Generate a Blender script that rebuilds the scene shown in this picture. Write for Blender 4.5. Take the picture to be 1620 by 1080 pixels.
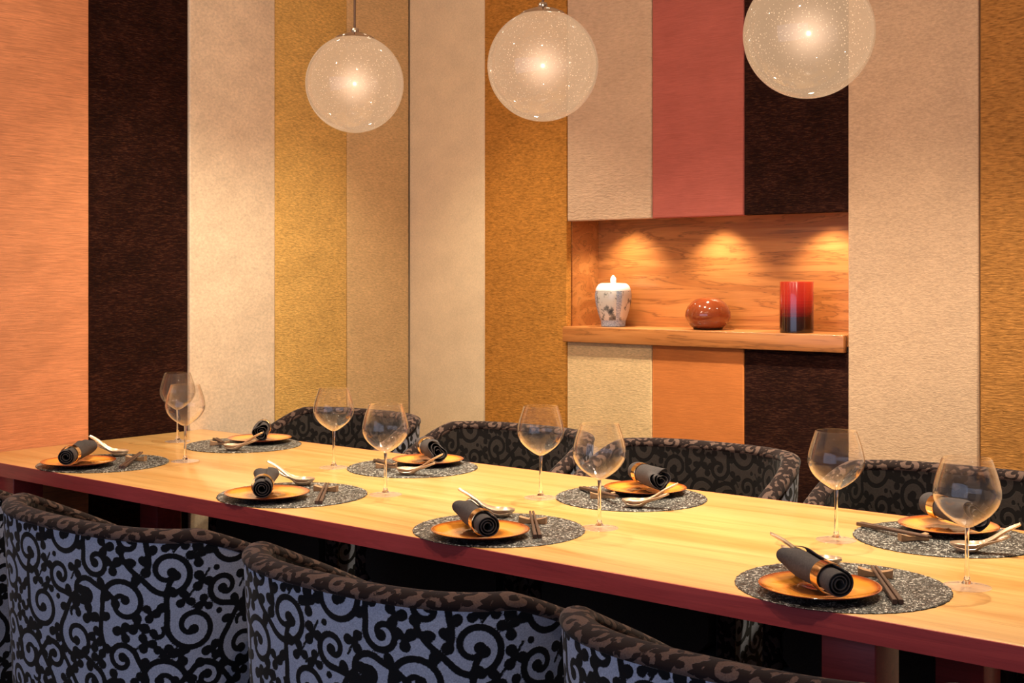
import bpy, bmesh, math, random
import numpy as np
from mathutils import Vector, Matrix

# ------------------------------------------------------------------ camera, world, lights, exposure
SC = bpy.context.scene
C = SC.collection
for o in list(bpy.data.objects):
    bpy.data.objects.remove(o)

YAW = math.atan2(2027, 2456)
CAM_Z = 1.31
cam_d = bpy.data.cameras.new('camera')
cam_d.sensor_width = 36.0
cam_d.lens = 2027.0 / 1620.0 * 36.0
cam_d.shift_y = -104.0 / 1620.0
cam_d.clip_start = 0.02
cam = bpy.data.objects.new('camera', cam_d)
cam.location = (0, 0, CAM_Z)
cam.rotation_euler = (math.pi / 2, 0, YAW)
C.objects.link(cam)
SC.camera = cam

world = bpy.data.worlds.new('world')
SC.world = world
world.use_nodes = True
world.node_tree.nodes['Background'].inputs[0].default_value = (0.30, 0.38, 0.62, 1)
world.node_tree.nodes['Background'].inputs[1].default_value = 0.35

vs = SC.view_settings
vs.view_transform = 'Standard'
vs.look = 'None'
vs.exposure = 0.4
vs.gamma = 1.0
vs.use_curve_mapping = False

WARM = (1.0, 0.86, 0.63)
AMBER = (1.0, 0.80, 0.62)
SPOT_W, SPOT_ANGLE, SPOT_BLEND = 146.0, 84.0, 0.8
WASH_W = 46.0
GLOBE_W = 13.0
NICHE_W = 12.0
FILL_W = 48.0

def light(name, kind, loc, power, color, radius=0.03, parent=None, aim=None, angle=90, blend=0.4):
    d = bpy.data.lights.new(name, kind)
    d.energy = power
    d.color = color
    if kind in ('SPOT', 'POINT'):
        d.shadow_soft_size = radius
    if kind == 'SPOT':
        d.spot_size = math.radians(angle)
        d.spot_blend = blend
    o = bpy.data.objects.new(name, d)
    o.location = loc
    C.objects.link(o)
    if parent:
        o.parent = parent
    if aim is not None:
        o.rotation_euler = Vector(aim).to_track_quat('-Z', 'Y').to_euler()
    return o

# cool fill light added behind the camera, in front of an added window
wl = light('added_cool_fill', 'AREA', (-1.35, -2.12, 1.335), FILL_W, (0.62, 0.72, 1.0), aim=(0, 1, 0))
wl.data.shape = 'RECTANGLE'
wl.data.size = 4.6
wl.data.size_y = 2.3

# ------------------------------------------------------------------ dimensions (metres, camera over the origin)
XL = -3.86            # face of the left wall panels
YB = 3.98             # face of the back wall panels
CEIL = 2.75
XR, YF = 1.8, -2.2
T_X0, T_X1, T_Y0, T_Y1, T_Z = -3.850, -0.25, 1.983, 2.892, 0.75
NICHE_X0, NICHE_X1, NICHE_Z0, NICHE_Z1 = -3.004, -1.839, 1.113, 1.522

# ------------------------------------------------------------------ material helpers
def nn(nt, t, **kw):
    n = nt.nodes.new(t)
    for k, v in kw.items():
        if k.startswith('i_'):
            n.inputs[k[2:].replace('_', ' ')].default_value = v
        else:
            setattr(n, k, v)
    return n

def new_mat(name):
    m = bpy.data.materials.new(name)
    m.use_nodes = True
    nt = m.node_tree
    nt.nodes.clear()
    out = nn(nt, 'ShaderNodeOutputMaterial')
    return m, nt, out

def principled(nt, out, color, rough=0.5, metal=0.0, **kw):
    b = nn(nt, 'ShaderNodeBsdfPrincipled')
    b.inputs['Base Color'].default_value = (*color, 1)
    b.inputs['Roughness'].default_value = rough
    b.inputs['Metallic'].default_value = metal
    for k, v in kw.items():
        b.inputs[k].default_value = v
    nt.links.new(b.outputs[0], out.inputs['Surface'])
    return b

def obj_coords(nt, scale=(1, 1, 1), loc=(0, 0, 0), rot=(0, 0, 0)):
    tc = nn(nt, 'ShaderNodeTexCoord')
    mp = nn(nt, 'ShaderNodeMapping')
    mp.inputs['Scale'].default_value = scale
    mp.inputs['Location'].default_value = loc
    mp.inputs['Rotation'].default_value = rot
    nt.links.new(tc.outputs['Object'], mp.inputs['Vector'])
    return mp.outputs[0]

def ramp(nt, fac, stops, interp='LINEAR'):
    r = nn(nt, 'ShaderNodeValToRGB')
    r.color_ramp.interpolation = interp
    els = r.color_ramp.elements
    while len(els) < len(stops):
        els.new(0.5)
    for e, (p, c) in zip(els, stops):
        e.position = p
        e.color = (*c, 1) if len(c) == 3 else c
    nt.links.new(fac, r.inputs[0])
    return r.outputs[0]

def math_n(nt, op, a, b=None):
    n = nn(nt, 'ShaderNodeMath', operation=op)
    for i, v in enumerate((a, b)):
        if v is None:
            continue
        if isinstance(v, (int, float)):
            n.inputs[i].default_value = v
        else:
            nt.links.new(v, n.inputs[i])
    return n.outputs[0]

def mix_col(nt, fac, a, b, blend='MIX'):
    n = nn(nt, 'ShaderNodeMix', data_type='RGBA', blend_type=blend)
    for sock, v in ((n.inputs[0], fac), (n.inputs[6], a), (n.inputs[7], b)):
        if isinstance(v, (int, float)):
            sock.default_value = v
        elif isinstance(v, tuple):
            sock.default_value = (*v, 1) if len(v) == 3 else v
        else:
            nt.links.new(v, sock)
    return n.outputs[2]

def bump(nt, bsdf, height, strength, dist):
    b = nn(nt, 'ShaderNodeBump')
    b.inputs['Strength'].default_value = strength
    b.inputs['Distance'].default_value = dist
    nt.links.new(height, b.inputs['Height'])
    nt.links.new(b.outputs[0], bsdf.inputs['Normal'])

def scale_c(c, k):
    return tuple(min(1.0, x * k) for x in c)

def fabric(name, color, scale=(60, 60, 260), contrast=0.35, bumps=0.5, dist=0.003, blotch=0.15, sheen=0.2, stroke_tint=None):
    """upholstery cloth: fine strokes along the panel width, soft larger blotches"""
    m, nt, out = new_mat(name)
    b = principled(nt, out, color, 0.9)
    b.inputs['Specular IOR Level'].default_value = 0.08
    b.inputs['Sheen Weight'].default_value = sheen
    b.inputs['Sheen Tint'].default_value = (*scale_c(color, 1.3), 1)
    v = obj_coords(nt, scale)
    n1 = nn(nt, 'ShaderNodeTexNoise', i_Scale=1.0, i_Detail=3.0, i_Roughness=0.65, i_Distortion=0.4)
    nt.links.new(v, n1.inputs['Vector'])
    n2 = nn(nt, 'ShaderNodeTexNoise', i_Scale=9.0, i_Detail=3.0)
    nt.links.new(obj_coords(nt, (1, 1, 1.4)), n2.inputs['Vector'])
    base = ramp(nt, n1.outputs[0], [(0.25, scale_c(color, 1 - contrast)), (0.5, color), (0.75, scale_c(stroke_tint or color, 1 + contrast))])  # palest strokes can take a tint of their own
    bl = ramp(nt, n2.outputs[0], [(0.3, (1 - blotch,) * 3), (0.7, (1, 1, 1))])
    col = mix_col(nt, 1.0, base, bl, 'MULTIPLY')
    nt.links.new(col, b.inputs['Base Color'])
    bump(nt, b, n1.outputs[0], bumps, dist)
    return m

def wood(name, c_dark, c_mid, c_light, along=(1.2, 9, 9), wave=0.35, rough=0.35, coat=0.0, fine=0.12):
    """wood with grain along local X (low scale = long)"""
    m, nt, out = new_mat(name)
    b = principled(nt, out, c_mid, rough)
    b.inputs['Coat Weight'].default_value = coat
    b.inputs['Coat Roughness'].default_value = 0.12
    v = obj_coords(nt, along)
    n1 = nn(nt, 'ShaderNodeTexNoise', i_Scale=1.0, i_Detail=5.0, i_Roughness=0.6, i_Distortion=1.2)
    nt.links.new(v, n1.inputs['Vector'])
    w = math_n(nt, 'FRACT', math_n(nt, 'MULTIPLY', n1.outputs[0], 5.0))
    w = math_n(nt, 'ABSOLUTE', math_n(nt, 'SUBTRACT', math_n(nt, 'MULTIPLY', w, 2.0), 1.0))
    c1 = ramp(nt, n1.outputs[0], [(0.28, c_dark), (0.5, c_mid), (0.72, c_light)])
    c2 = ramp(nt, w, [(0.0, (1 - wave,) * 3), (0.25, (1, 1, 1)), (1.0, (1, 1, 1))])
    n3 = nn(nt, 'ShaderNodeTexNoise', i_Scale=1.0, i_Detail=2.0)
    nt.links.new(obj_coords(nt, tuple(a * k for a, k in zip(along, (6, 22, 22)))), n3.inputs['Vector'])
    c3 = ramp(nt, n3.outputs[0], [(0.35, (1 - fine,) * 3), (0.65, (1, 1, 1))])
    col = mix_col(nt, 1.0, mix_col(nt, 1.0, c1, c2, 'MULTIPLY'), c3, 'MULTIPLY')
    nt.links.new(col, b.inputs['Base Color'])
    bump(nt, b, n3.outputs[0], 0.06, 0.001)
    return m

def plain(name, color, rough=0.6, metal=0.0, noise=0.08, nscale=40, **kw):
    m, nt, out = new_mat(name)
    b = principled(nt, out, color, rough, metal, **kw)
    n = nn(nt, 'ShaderNodeTexNoise', i_Scale=float(nscale), i_Detail=3.0)
    nt.links.new(obj_coords(nt), n.inputs['Vector'])
    c = ramp(nt, n.outputs[0], [(0.3, scale_c(color, 1 - noise)), (0.7, scale_c(color, 1 + noise))])
    nt.links.new(c, b.inputs['Base Color'])
    return m

def thin_glass(name, tint=(1, 1, 1), haze=0.0, haze_col=(1, 0.9, 0.8), f0=0.05):
    """glass wall: clear with Schlick reflection; same for every ray"""
    m, nt, out = new_mat(name)
    tr = nn(nt, 'ShaderNodeBsdfTransparent')
    tr.inputs[0].default_value = (*tint, 1)
    gl = nn(nt, 'ShaderNodeBsdfGlossy')
    gl.inputs['Roughness'].default_value = 0.015
    gl.inputs[0].default_value = (1, 1, 1, 1)
    lw = nn(nt, 'ShaderNodeLayerWeight')
    lw.inputs[0].default_value = 0.5
    p = math_n(nt, 'POWER', lw.outputs['Facing'], 3.0)
    fac = math_n(nt, 'ADD', math_n(nt, 'MULTIPLY', p, 0.8), f0)
    mx = nn(nt, 'ShaderNodeMixShader')
    nt.links.new(fac, mx.inputs[0])
    nt.links.new(tr.outputs[0], mx.inputs[1])
    nt.links.new(gl.outputs[0], mx.inputs[2])
    last = mx
    if haze:
        df = nn(nt, 'ShaderNodeBsdfDiffuse')  # white diffuse veil stands in for reflections and glow in the glass
        df.inputs[0].default_value = (*haze_col, 1)
        m2 = nn(nt, 'ShaderNodeMixShader')
        m2.inputs[0].default_value = haze
        nt.links.new(mx.outputs[0], m2.inputs[1])
        nt.links.new(df.outputs[0], m2.inputs[2])
        last = m2
    nt.links.new(last.outputs[0], out.inputs['Surface'])
    return m

# ------------------------------------------------------------------ mesh helpers
def mesh(name, verts, faces, smooth=True, angle=None):
    me = bpy.data.meshes.new(name)
    me.from_pydata([tuple(v) for v in verts], [], faces)
    me.update()
    bm = bmesh.new()
    bm.from_mesh(me)
    bmesh.ops.recalc_face_normals(bm, faces=bm.faces)
    if angle is not None:
        for e in bm.edges:
            e.smooth = not (len(e.link_faces) == 2 and e.calc_face_angle(0) > math.radians(angle))
    for f in bm.faces:
        f.smooth = smooth
    bm.to_mesh(me)
    bm.free()
    return me

def box_mesh(name, lo, hi, bevel=0.0, seg=2):
    bm = bmesh.new()
    bmesh.ops.create_cube(bm, size=1.0)
    for v in bm.verts:
        for i in range(3):
            v.co[i] = lo[i] if v.co[i] < 0 else hi[i]
    if bevel:
        bmesh.ops.bevel(bm, geom=list(bm.edges), offset=bevel, segments=seg, profile=0.5, affect='EDGES')
        for f in bm.faces:
            f.smooth = True
        for e in bm.edges:
            e.smooth = not (len(e.link_faces) == 2 and e.calc_face_angle(0) > math.radians(50))
    me = bpy.data.meshes.new(name)
    bm.to_mesh(me)
    bm.free()
    return me

def boxes_mesh(name, boxes):
    vs_, fs = [], []
    for lo, hi in boxes:
        k = len(vs_)
        for z in (lo[2], hi[2]):
            for x, y in ((lo[0], lo[1]), (hi[0], lo[1]), (hi[0], hi[1]), (lo[0], hi[1])):
                vs_.append((x, y, z))
        for f in ((0, 3, 2, 1), (4, 5, 6, 7), (0, 1, 5, 4), (1, 2, 6, 5), (2, 3, 7, 6), (3, 0, 4, 7)):
            fs.append(tuple(k + i for i in f))
    return mesh(name, vs_, fs, smooth=False)

def lathe_mesh(name, prof, seg=64, closed=False, angle=40, warp=None):
    """prof: list of (r, z). closed: profile loops back on itself. warp(r, a, z) -> (r, z)"""
    vs_, fs, rings = [], [], []
    for r, z in prof:
        if r < 1e-6:
            rings.append([len(vs_)])
            vs_.append((0, 0, z))
        else:
            ring = []
            for i in range(seg):
                a = 2 * math.pi * i / seg
                rr, zz = warp(r, a, z) if warp else (r, z)
                ring.append(len(vs_))
                vs_.append((rr * math.cos(a), rr * math.sin(a), zz))
            rings.append(ring)
    pairs = list(zip(rings, rings[1:]))
    if closed:
        pairs.append((rings[-1], rings[0]))
    for A, B in pairs:
        for i in range(seg):
            j = (i + 1) % seg
            if len(A) == 1 and len(B) == 1:
                continue
            if len(A) == 1:
                fs.append((A[0], B[i], B[j]))
            elif len(B) == 1:
                fs.append((A[i], A[j], B[0]))
            else:
                fs.append((A[i], A[j], B[j], B[i]))
    return mesh(name, vs_, fs, True, angle)

def tube_mesh(name, pts, radii, seg=10, cap=True):
    pts = [Vector(p) for p in pts]
    if not isinstance(radii, (list, tuple)):
        radii = [radii] * len(pts)
    vs_, fs = [], []
    t0 = (pts[1] - pts[0]).normalized()
    up = Vector((0, 0, 1)) if abs(t0.z) < 0.9 else Vector((1, 0, 0))
    u = t0.cross(up).normalized()
    for k, p in enumerate(pts):
        t = (pts[min(k + 1, len(pts) - 1)] - pts[max(k - 1, 0)]).normalized()
        u = (u - t * u.dot(t)).normalized()
        w = t.cross(u)
        for i in range(seg):
            a = 2 * math.pi * i / seg
            vs_.append(p + (u * math.cos(a) + w * math.sin(a)) * radii[k])
    for k in range(len(pts) - 1):
        for i in range(seg):
            j = (i + 1) % seg
            fs.append((k * seg + i, k * seg + j, (k + 1) * seg + j, (k + 1) * seg + i))
    if cap:
        fs.append(tuple(range(seg)))
        fs.append(tuple((len(pts) - 1) * seg + i for i in range(seg)))
    return mesh(name, vs_, fs, True, 50)

def put(name, me, mat, parent=None, loc=(0, 0, 0), rot=(0, 0, 0), label=None):
    if mat is not None:
        if not me.materials:
            me.materials.append(mat)
    o = bpy.data.objects.new(name, me)
    C.objects.link(o)
    o.location = loc
    o.rotation_euler = rot
    if parent:
        o.parent = parent
    if label:
        o['label'] = label
    return o

def tag(o, label, cat, group=None):
    o['label'] = label
    o['category'] = cat
    if group:
        o['group'] = group
    return o

def thing(name, label, cat, loc=(0, 0, 0), rotz=0.0, group=None):
    o = bpy.data.objects.new(name, None)
    o.empty_display_size = 0.05
    C.objects.link(o)
    o.location = loc
    o.rotation_euler = (0, 0, rotz)
    return tag(o, label, cat, group)

def struct(name, me, mat, label, cat='wall'):
    o = put(name, me, mat)
    o['kind'] = 'structure'
    o['label'] = label
    o['category'] = cat
    return o

rnd = random.Random(7)

# ------------------------------------------------------------------ materials
M = {}
M['salmon'] = fabric('salmon_ribbed_cloth', (0.68, 0.28, 0.130), (16, 16, 480), 0.30, 0.35, 0.002, 0.18, 0.3)
M['brown'] = fabric('dark_brown_velvet', (0.021, 0.0058, 0.0042), (50, 50, 420), 0.6, 0.25, 0.0015, 0.45, 0.0, (0.055, 0.02, 0.010))
M['cream'] = fabric('cream_velvet', (0.76, 0.60, 0.43), (90, 90, 120), 0.18, 0.25, 0.0015, 0.14, 0.3)
M['gold'] = fabric('gold_pile_cloth', (0.68, 0.42, 0.13), (60, 60, 210), 0.42, 0.8, 0.003, 0.14, 0.25)
M['sand'] = fabric('sand_pile_cloth', (0.68, 0.46, 0.23), (60, 60, 230), 0.28, 0.6, 0.003, 0.10, 0.25)
M['ecru'] = fabric('ecru_felt', (0.78, 0.60, 0.38), (190, 190, 190), 0.12, 0.25, 0.0012, 0.10, 0.3)
M['amber'] = fabric('amber_pile_cloth', (0.46, 0.195, 0.036), (55, 55, 200), 0.48, 0.8, 0.003, 0.12, 0.25)
M['oat'] = fabric('oat_crinkled_cloth', (0.62, 0.42, 0.27), (38, 38, 140), 0.16, 1.0, 0.006, 0.10, 0.25)
M['rose'] = fabric('rose_ribbed_cloth', (0.44, 0.115, 0.085), (20, 20, 520), 0.16, 0.4, 0.0015, 0.12, 0.3)
M['rust'] = fabric('rust_ribbed_cloth', (0.56, 0.175, 0.045), (20, 20, 520), 0.16, 0.4, 0.0015, 0.10, 0.3)
M['wheat'] = fabric('wheat_cloth', (0.58, 0.385, 0.24), (80, 80, 240), 0.22, 0.6, 0.003, 0.08, 0.25)
M['bronze'] = fabric('bronze_pile_cloth', (0.40, 0.175, 0.045), (38, 38, 210), 0.55, 0.9, 0.004, 0.14, 0.25)
M['plaster'] = plain('warm_plaster', (0.55, 0.42, 0.30), 0.9)
M['ceiling'] = plain('ceiling_paint', (0.50, 0.40, 0.30), 0.95)
M['carpet'] = plain('dark_carpet', (0.035, 0.022, 0.02), 0.95, nscale=200)
M['table'] = wood('pale_maple', (0.56, 0.25, 0.060), (0.77, 0.42, 0.140), (0.83, 0.49, 0.185), (0.7, 10, 10), 0.13, 0.30, 0.35, 0.16)
M['edge'] = wood('red_brown_wood', (0.32, 0.040, 0.045), (0.42, 0.055, 0.058), (0.48, 0.068, 0.065), (2.0, 30, 30), 0.15, 0.4, 0.1)  # darker, redder wood tone for edge bands, legs and beam
M['cherry'] = wood('cherry_veneer', (0.30, 0.090, 0.020), (0.43, 0.150, 0.036), (0.54, 0.215, 0.060), (1.3, 9, 16), 0.42, 0.38, 0.15)
M['chrome'] = plain('polished_chrome', (0.75, 0.68, 0.6), 0.08, 1.0, 0.03)
M['cord'] = plain('brown_cord', (0.10, 0.045, 0.02), 0.6)
M['lens'] = None
M['darkwood'] = wood('dark_leg_wood', (0.02, 0.008, 0.006), (0.035, 0.014, 0.01), (0.05, 0.02, 0.014), (10, 10, 2), 0.2, 0.4)
M['napkin'] = fabric('charcoal_linen', (0.068, 0.060, 0.060), (260, 260, 260), 0.25, 0.3, 0.0008, 0.25, 0.35)
M['gold_metal'] = plain('polished_gold_band', (0.86, 0.58, 0.30), 0.16, 1.0, 0.04)
M['spoon'] = plain('bronze_glaze', (0.70, 0.53, 0.37), 0.26, 0.45, 0.06)
M['stick'] = wood('walnut_chopstick_wood', (0.055, 0.026, 0.016), (0.085, 0.042, 0.026), (0.12, 0.06, 0.036), (8, 90, 90), 0.2, 0.45)
M['rest'] = wood('chopstick_rest_wood', (0.26, 0.13, 0.06), (0.38, 0.21, 0.10), (0.46, 0.28, 0.14), (30, 160, 160), 0.2, 0.5)
M['bowl_glass'] = thin_glass('wine_glass_wall', (0.985, 0.975, 0.965), 0.008, (1.0, 1.0, 1.0), 0.018)
M['foot_glass'] = thin_glass('wine_glass_foot', (0.985, 0.975, 0.965), 0.06, (1.0, 1.0, 1.0), 0.04)
M['added_window_glass'] = thin_glass('added_window_glass', (0.97, 0.98, 1.0), 0.0)

def solid_glass():
    m, nt, out = new_mat('solid_clear_glass')
    b = principled(nt, out, (1, 0.985, 0.97), 0.02)
    b.inputs['Transmission Weight'].default_value = 1.0
    b.inputs['IOR'].default_value = 1.48
    return m
M['stem_glass'] = solid_glass()

def lens_mat():
    m, nt, out = new_mat('lit_lamp_lens')
    e = nn(nt, 'ShaderNodeEmission')
    e.inputs[0].default_value = (*WARM, 1)
    e.inputs[1].default_value = 9.0
    nt.links.new(e.outputs[0], out.inputs['Surface'])
    return m
M['lens'] = lens_mat()

def placemat_mat():
    m, nt, out = new_mat('woven_paper_cord')
    b = principled(nt, out, (0.03, 0.028, 0.025), 0.42)
    v = obj_coords(nt, (185, 185, 185))
    n = nn(nt, 'ShaderNodeTexNoise', i_Scale=1.0, i_Detail=1.5, i_Roughness=0.7, i_Distortion=1.0)
    nt.links.new(v, n.inputs['Vector'])
    c = ramp(nt, n.outputs[0], [(0.40, (0.004, 0.0035, 0.003)), (0.53, (0.014, 0.013, 0.012)), (0.585, (0.16, 0.15, 0.135)), (0.68, (0.75, 0.72, 0.66))])
    nt.links.new(c, b.inputs['Base Color'])
    bump(nt, b, n.outputs[0], 0.9, 0.003)
    return m
M['mat'] = placemat_mat()

def plate_mat():
    """amber glaze, dark brown spiral in the well, brown rim"""
    m, nt, out = new_mat('amber_glaze')
    b = principled(nt, out, (0.7, 0.3, 0.05), 0.12)
    b.inputs['Coat Weight'].default_value = 0.6
    b.inputs['Coat Roughness'].default_value = 0.06
    tc = nn(nt, 'ShaderNodeTexCoord')
    sx = nn(nt, 'ShaderNodeSeparateXYZ')
    nt.links.new(tc.outputs['Object'], sx.inputs[0])
    r = math_n(nt, 'SQRT', math_n(nt, 'ADD', math_n(nt, 'MULTIPLY', sx.outputs[0], sx.outputs[0]), math_n(nt, 'MULTIPLY', sx.outputs[1], sx.outputs[1])))
    nz = nn(nt, 'ShaderNodeTexNoise', i_Scale=14.0, i_Detail=4.0)
    nt.links.new(tc.outputs['Object'], nz.inputs['Vector'])
    rr = math_n(nt, 'ADD', math_n(nt, 'MULTIPLY', r, 9.2), math_n(nt, 'MULTIPLY', math_n(nt, 'SUBTRACT', nz.outputs[0], 0.5), 0.12))
    top = ramp(nt, rr, [(0.0, (0.11, 0.035, 0.012)), (0.40, (0.15, 0.05, 0.014)), (0.47, (0.56, 0.19, 0.025)), (0.60, (0.86, 0.36, 0.05)), (0.84, (0.82, 0.31, 0.036)), (0.93, (0.34, 0.07, 0.012)), (1.0, (0.16, 0.02, 0.008))])
    geo = nn(nt, 'ShaderNodeNewGeometry')
    sn = nn(nt, 'ShaderNodeSeparateXYZ')
    nt.links.new(geo.outputs['Normal'], sn.inputs[0])
    up = math_n(nt, 'GREATER_THAN', sn.outputs[2], 0.0)
    col = mix_col(nt, up, (0.10, 0.014, 0.007), top)
    nt.links.new(col, b.inputs['Base Color'])
    return m
M['plate'] = plate_mat()

# ------------------------------------------------------------------ velvet scroll pattern (signed distance tile)
TILE = 0.36
TN = 480
def scroll_tile():
    r = random.Random(21)
    D = np.full((TN, TN), 0.02)
    px = TILE / TN
    def stamp(x, y, rad):
        R = int((rad + 0.008) / px) + 1
        ci, cj = int(round(x / px)), int(round(y / px))
        ii = np.arange(ci - R, ci + R + 1)
        jj = np.arange(cj - R, cj + R + 1)
        d = np.sqrt((ii[:, None] * px - x) ** 2 + (jj[None, :] * px - y) ** 2) - rad
        ix = np.ix_(ii % TN, jj % TN)
        D[ix] = np.minimum(D[ix], d)
    def wrapd(a, b):
        dx = (a[0] - b[0] + TILE / 2) % TILE - TILE / 2
        dy = (a[1] - b[1] + TILE / 2) % TILE - TILE / 2
        return math.hypot(dx, dy)
    taken = []
    def free(p, rad):
        return all(wrapd(p, q) > rad + s for q, s in taken)
    def spiral(cx, cy, R, hand, a0, turns=1.55):
        n = 90
        for k in range(n):
            t = k / (n - 1)
            rad = R * (1 - t) ** 0.8 * 0.92 + R * 0.14
            a = a0 + hand * turns * 2 * math.pi * t
            stamp(cx + rad * math.cos(a), cy + rad * math.sin(a), 0.0062 - 0.0012 * t)
        stamp(cx + rad * math.cos(a), cy + rad * math.sin(a), 0.0100)
        # tail: runs on from the mouth and bends the other way
        x, y = cx + R * 1.06 * math.cos(a0), cy + R * 1.06 * math.sin(a0)
        th = a0 - hand * math.pi / 2
        L = R * r.uniform(2.0, 2.9)
        m = 50
        for k in range(m):
            t = k / (m - 1)
            th += hand * (0.9 - 2.9 * t) / R * L / m * 0.55
            x += math.cos(th) * L / m
            y += math.sin(th) * L / m
            stamp(x, y, 0.0060 - 0.0008 * t)
            if k in (16, 33):
                sgn = 1 if k == 16 else -1
                for q in range(9):
                    ph = th + sgn * (1.0 + 0.28 * q)
                    qx = x + sum(math.cos(th + sgn * (1.0 + 0.28 * w)) for w in range(q)) * 0.0021
                    qy = y + sum(math.sin(th + sgn * (1.0 + 0.28 * w)) for w in range(q)) * 0.0021
                    stamp(qx, qy, 0.0036 + 0.00062 * q)
        stamp(x, y, 0.0105)
    def trefoil(cx, cy, a, k):
        for q in range(3):
            b = a + q * 2.1
            stamp(cx + 0.0105 * k * math.cos(b), cy + 0.0105 * k * math.sin(b), 0.0078 * k)
            stamp(cx + 0.005 * k * math.cos(b), cy + 0.005 * k * math.sin(b), 0.005 * k)
        for q in range(7):
            stamp(cx - 0.004 * q * math.cos(a), cy - 0.004 * q * math.sin(a + 0.12 * q), 0.0028)
    def comma(cx, cy, a, hand):
        for q in range(26):
            t = q / 25
            b = a + hand * 3.6 * t
            rad = 0.013 * (1 - 0.35 * t)
            stamp(cx + rad * math.cos(b), cy + rad * math.sin(b), 0.0038 + 0.0048 * t * t)
    tries = 0
    for R, n in ((0.046, 6), (0.031, 8)):
        k = 0
        while k < n and tries < 4000:
            tries += 1
            p = (r.uniform(0, TILE), r.uniform(0, TILE))
            if free(p, R + 0.006):
                taken.append((p, R + 0.006))
                spiral(p[0], p[1], R, r.choice((-1, 1)), r.uniform(0, 6.28), 1.35 if R > 0.035 else 1.15)
                k += 1
    for _ in range(600):
        p = (r.uniform(0, TILE), r.uniform(0, TILE))
        if D[int(p[0] / px) % TN, int(p[1] / px) % TN] > 0.0195:
            trefoil(p[0], p[1], r.uniform(0, 6.28), r.uniform(1.05, 1.4))
    for _ in range(900):
        p = (r.uniform(0, TILE), r.uniform(0, TILE))
        if D[int(p[0] / px) % TN, int(p[1] / px) % TN] > 0.0158:
            comma(p[0], p[1], r.uniform(0, 6.28), r.choice((-1, 1)))
    for _ in range(700):
        p = (r.uniform(0, TILE), r.uniform(0, TILE))
        if D[int(p[0] / px) % TN, int(p[1] / px) % TN] > 0.0135:
            stamp(p[0], p[1], 0.0065)
    return np.clip(D, -0.008, 0.012)
SDF = scroll_tile()

def sample_sdf(u, v):
    x = np.asarray(u) / TILE * TN
    y = np.asarray(v) / TILE * TN
    i, j = np.floor(x).astype(int), np.floor(y).astype(int)
    fx, fy = x - i, y - j
    g = lambda a, b: SDF[a % TN, b % TN]
    return (g(i, j) * (1 - fx) * (1 - fy) + g(i + 1, j) * fx * (1 - fy) + g(i, j + 1) * (1 - fx) * fy + g(i + 1, j + 1) * fx * fy)

def scroll_cloth(name, ground, pile, sheen=0.1):
    """burn-out velvet: raised dark scrolls on a matt ground, from the mesh attribute 'scroll'"""
    m, nt, out = new_mat(name)
    b = principled(nt, out, ground, 0.9)
    b.inputs['Specular IOR Level'].default_value = 0.15
    b.inputs['Sheen Weight'].default_value = sheen
    b.inputs['Sheen Roughness'].default_value = 0.4
    at = nn(nt, 'ShaderNodeAttribute', attribute_name='scroll')
    nz = nn(nt, 'ShaderNodeTexNoise', i_Scale=420.0, i_Detail=2.0)
    nt.links.new(obj_coords(nt), nz.inputs['Vector'])
    d = math_n(nt, 'ADD', at.outputs['Fac'], math_n(nt, 'MULTIPLY', math_n(nt, 'SUBTRACT', nz.outputs[0], 0.5), 0.0022))
    mask = math_n(nt, 'MULTIPLY', math_n(nt, 'ADD', d, 0.0006), 900.0)
    mask.node.use_clamp = True
    gcol = ramp(nt, nz.outputs[0], [(0.3, scale_c(ground, 0.75)), (0.7, scale_c(ground, 1.2))])
    nt.links.new(mix_col(nt, mask, pile, gcol), b.inputs['Base Color'])
    h = math_n(nt, 'ADD', math_n(nt, 'MULTIPLY', mask, -1.0), math_n(nt, 'MULTIPLY', nz.outputs[0], 0.15))
    bump(nt, b, h, 0.5, 0.0025)
    return m
M['scroll_slate'] = scroll_cloth('slate_scroll_velvet', (0.27, 0.285, 0.35), (0.003, 0.003, 0.004))
M['scroll_taupe'] = scroll_cloth('taupe_scroll_velvet', (0.042, 0.033, 0.028), (0.009, 0.007, 0.0065))
M['scroll_tan'] = scroll_cloth('tan_scroll_velvet', (0.088, 0.053, 0.042), (0.010, 0.0045, 0.004))

# ------------------------------------------------------------------ the room
struct('floor', box_mesh('floor', (XL - 0.2, YF - 0.2, -0.1), (XR + 0.1, YB + 0.4, 0.0)), M['carpet'], 'dark carpeted floor under the dining table', 'floor')
struct('ceiling', box_mesh('ceiling', (XL - 0.2, YF - 0.2, CEIL), (XR + 0.1, YB + 0.4, CEIL + 0.1)), M['ceiling'], 'warm painted ceiling above the dining table', 'ceiling')
PT = 0.03
wall_left = struct('wall_left', box_mesh('wall_left', (XL - 0.15, YF - 0.1, 0), (XL - PT, YB + 0.4, CEIL)), M['plaster'], 'left wall clad in tall upholstered panels', 'wall')
bx0, bx1, by0, by1 = XL - PT, XR, YB + PT, YB + 0.4
nx0, nx1, nz0, nz1 = NICHE_X0 - 0.02, NICHE_X1 + 0.02, NICHE_Z0 - 0.04, NICHE_Z1 + 0.09
wall_back = struct('wall_back', boxes_mesh('wall_back', [
    ((bx0, by0, 0), (nx0, by1, CEIL)), ((nx1, by0, 0), (bx1, by1, CEIL)),
    ((nx0, by0, 0), (nx1, by1, nz0)), ((nx0, by0, nz1), (nx1, by1, CEIL)),
    ((nx0, by0 + 0.25, nz0), (nx1, by1, nz1))]), M['plaster'], 'back wall clad in tall upholstered panels around a niche', 'wall')
struct('wall_right', box_mesh('wall_right', (XR, YF - 0.1, 0), (XR + 0.1, YB + 0.4, CEIL)), M['plaster'], 'plain right wall outside the view', 'wall')
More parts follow.
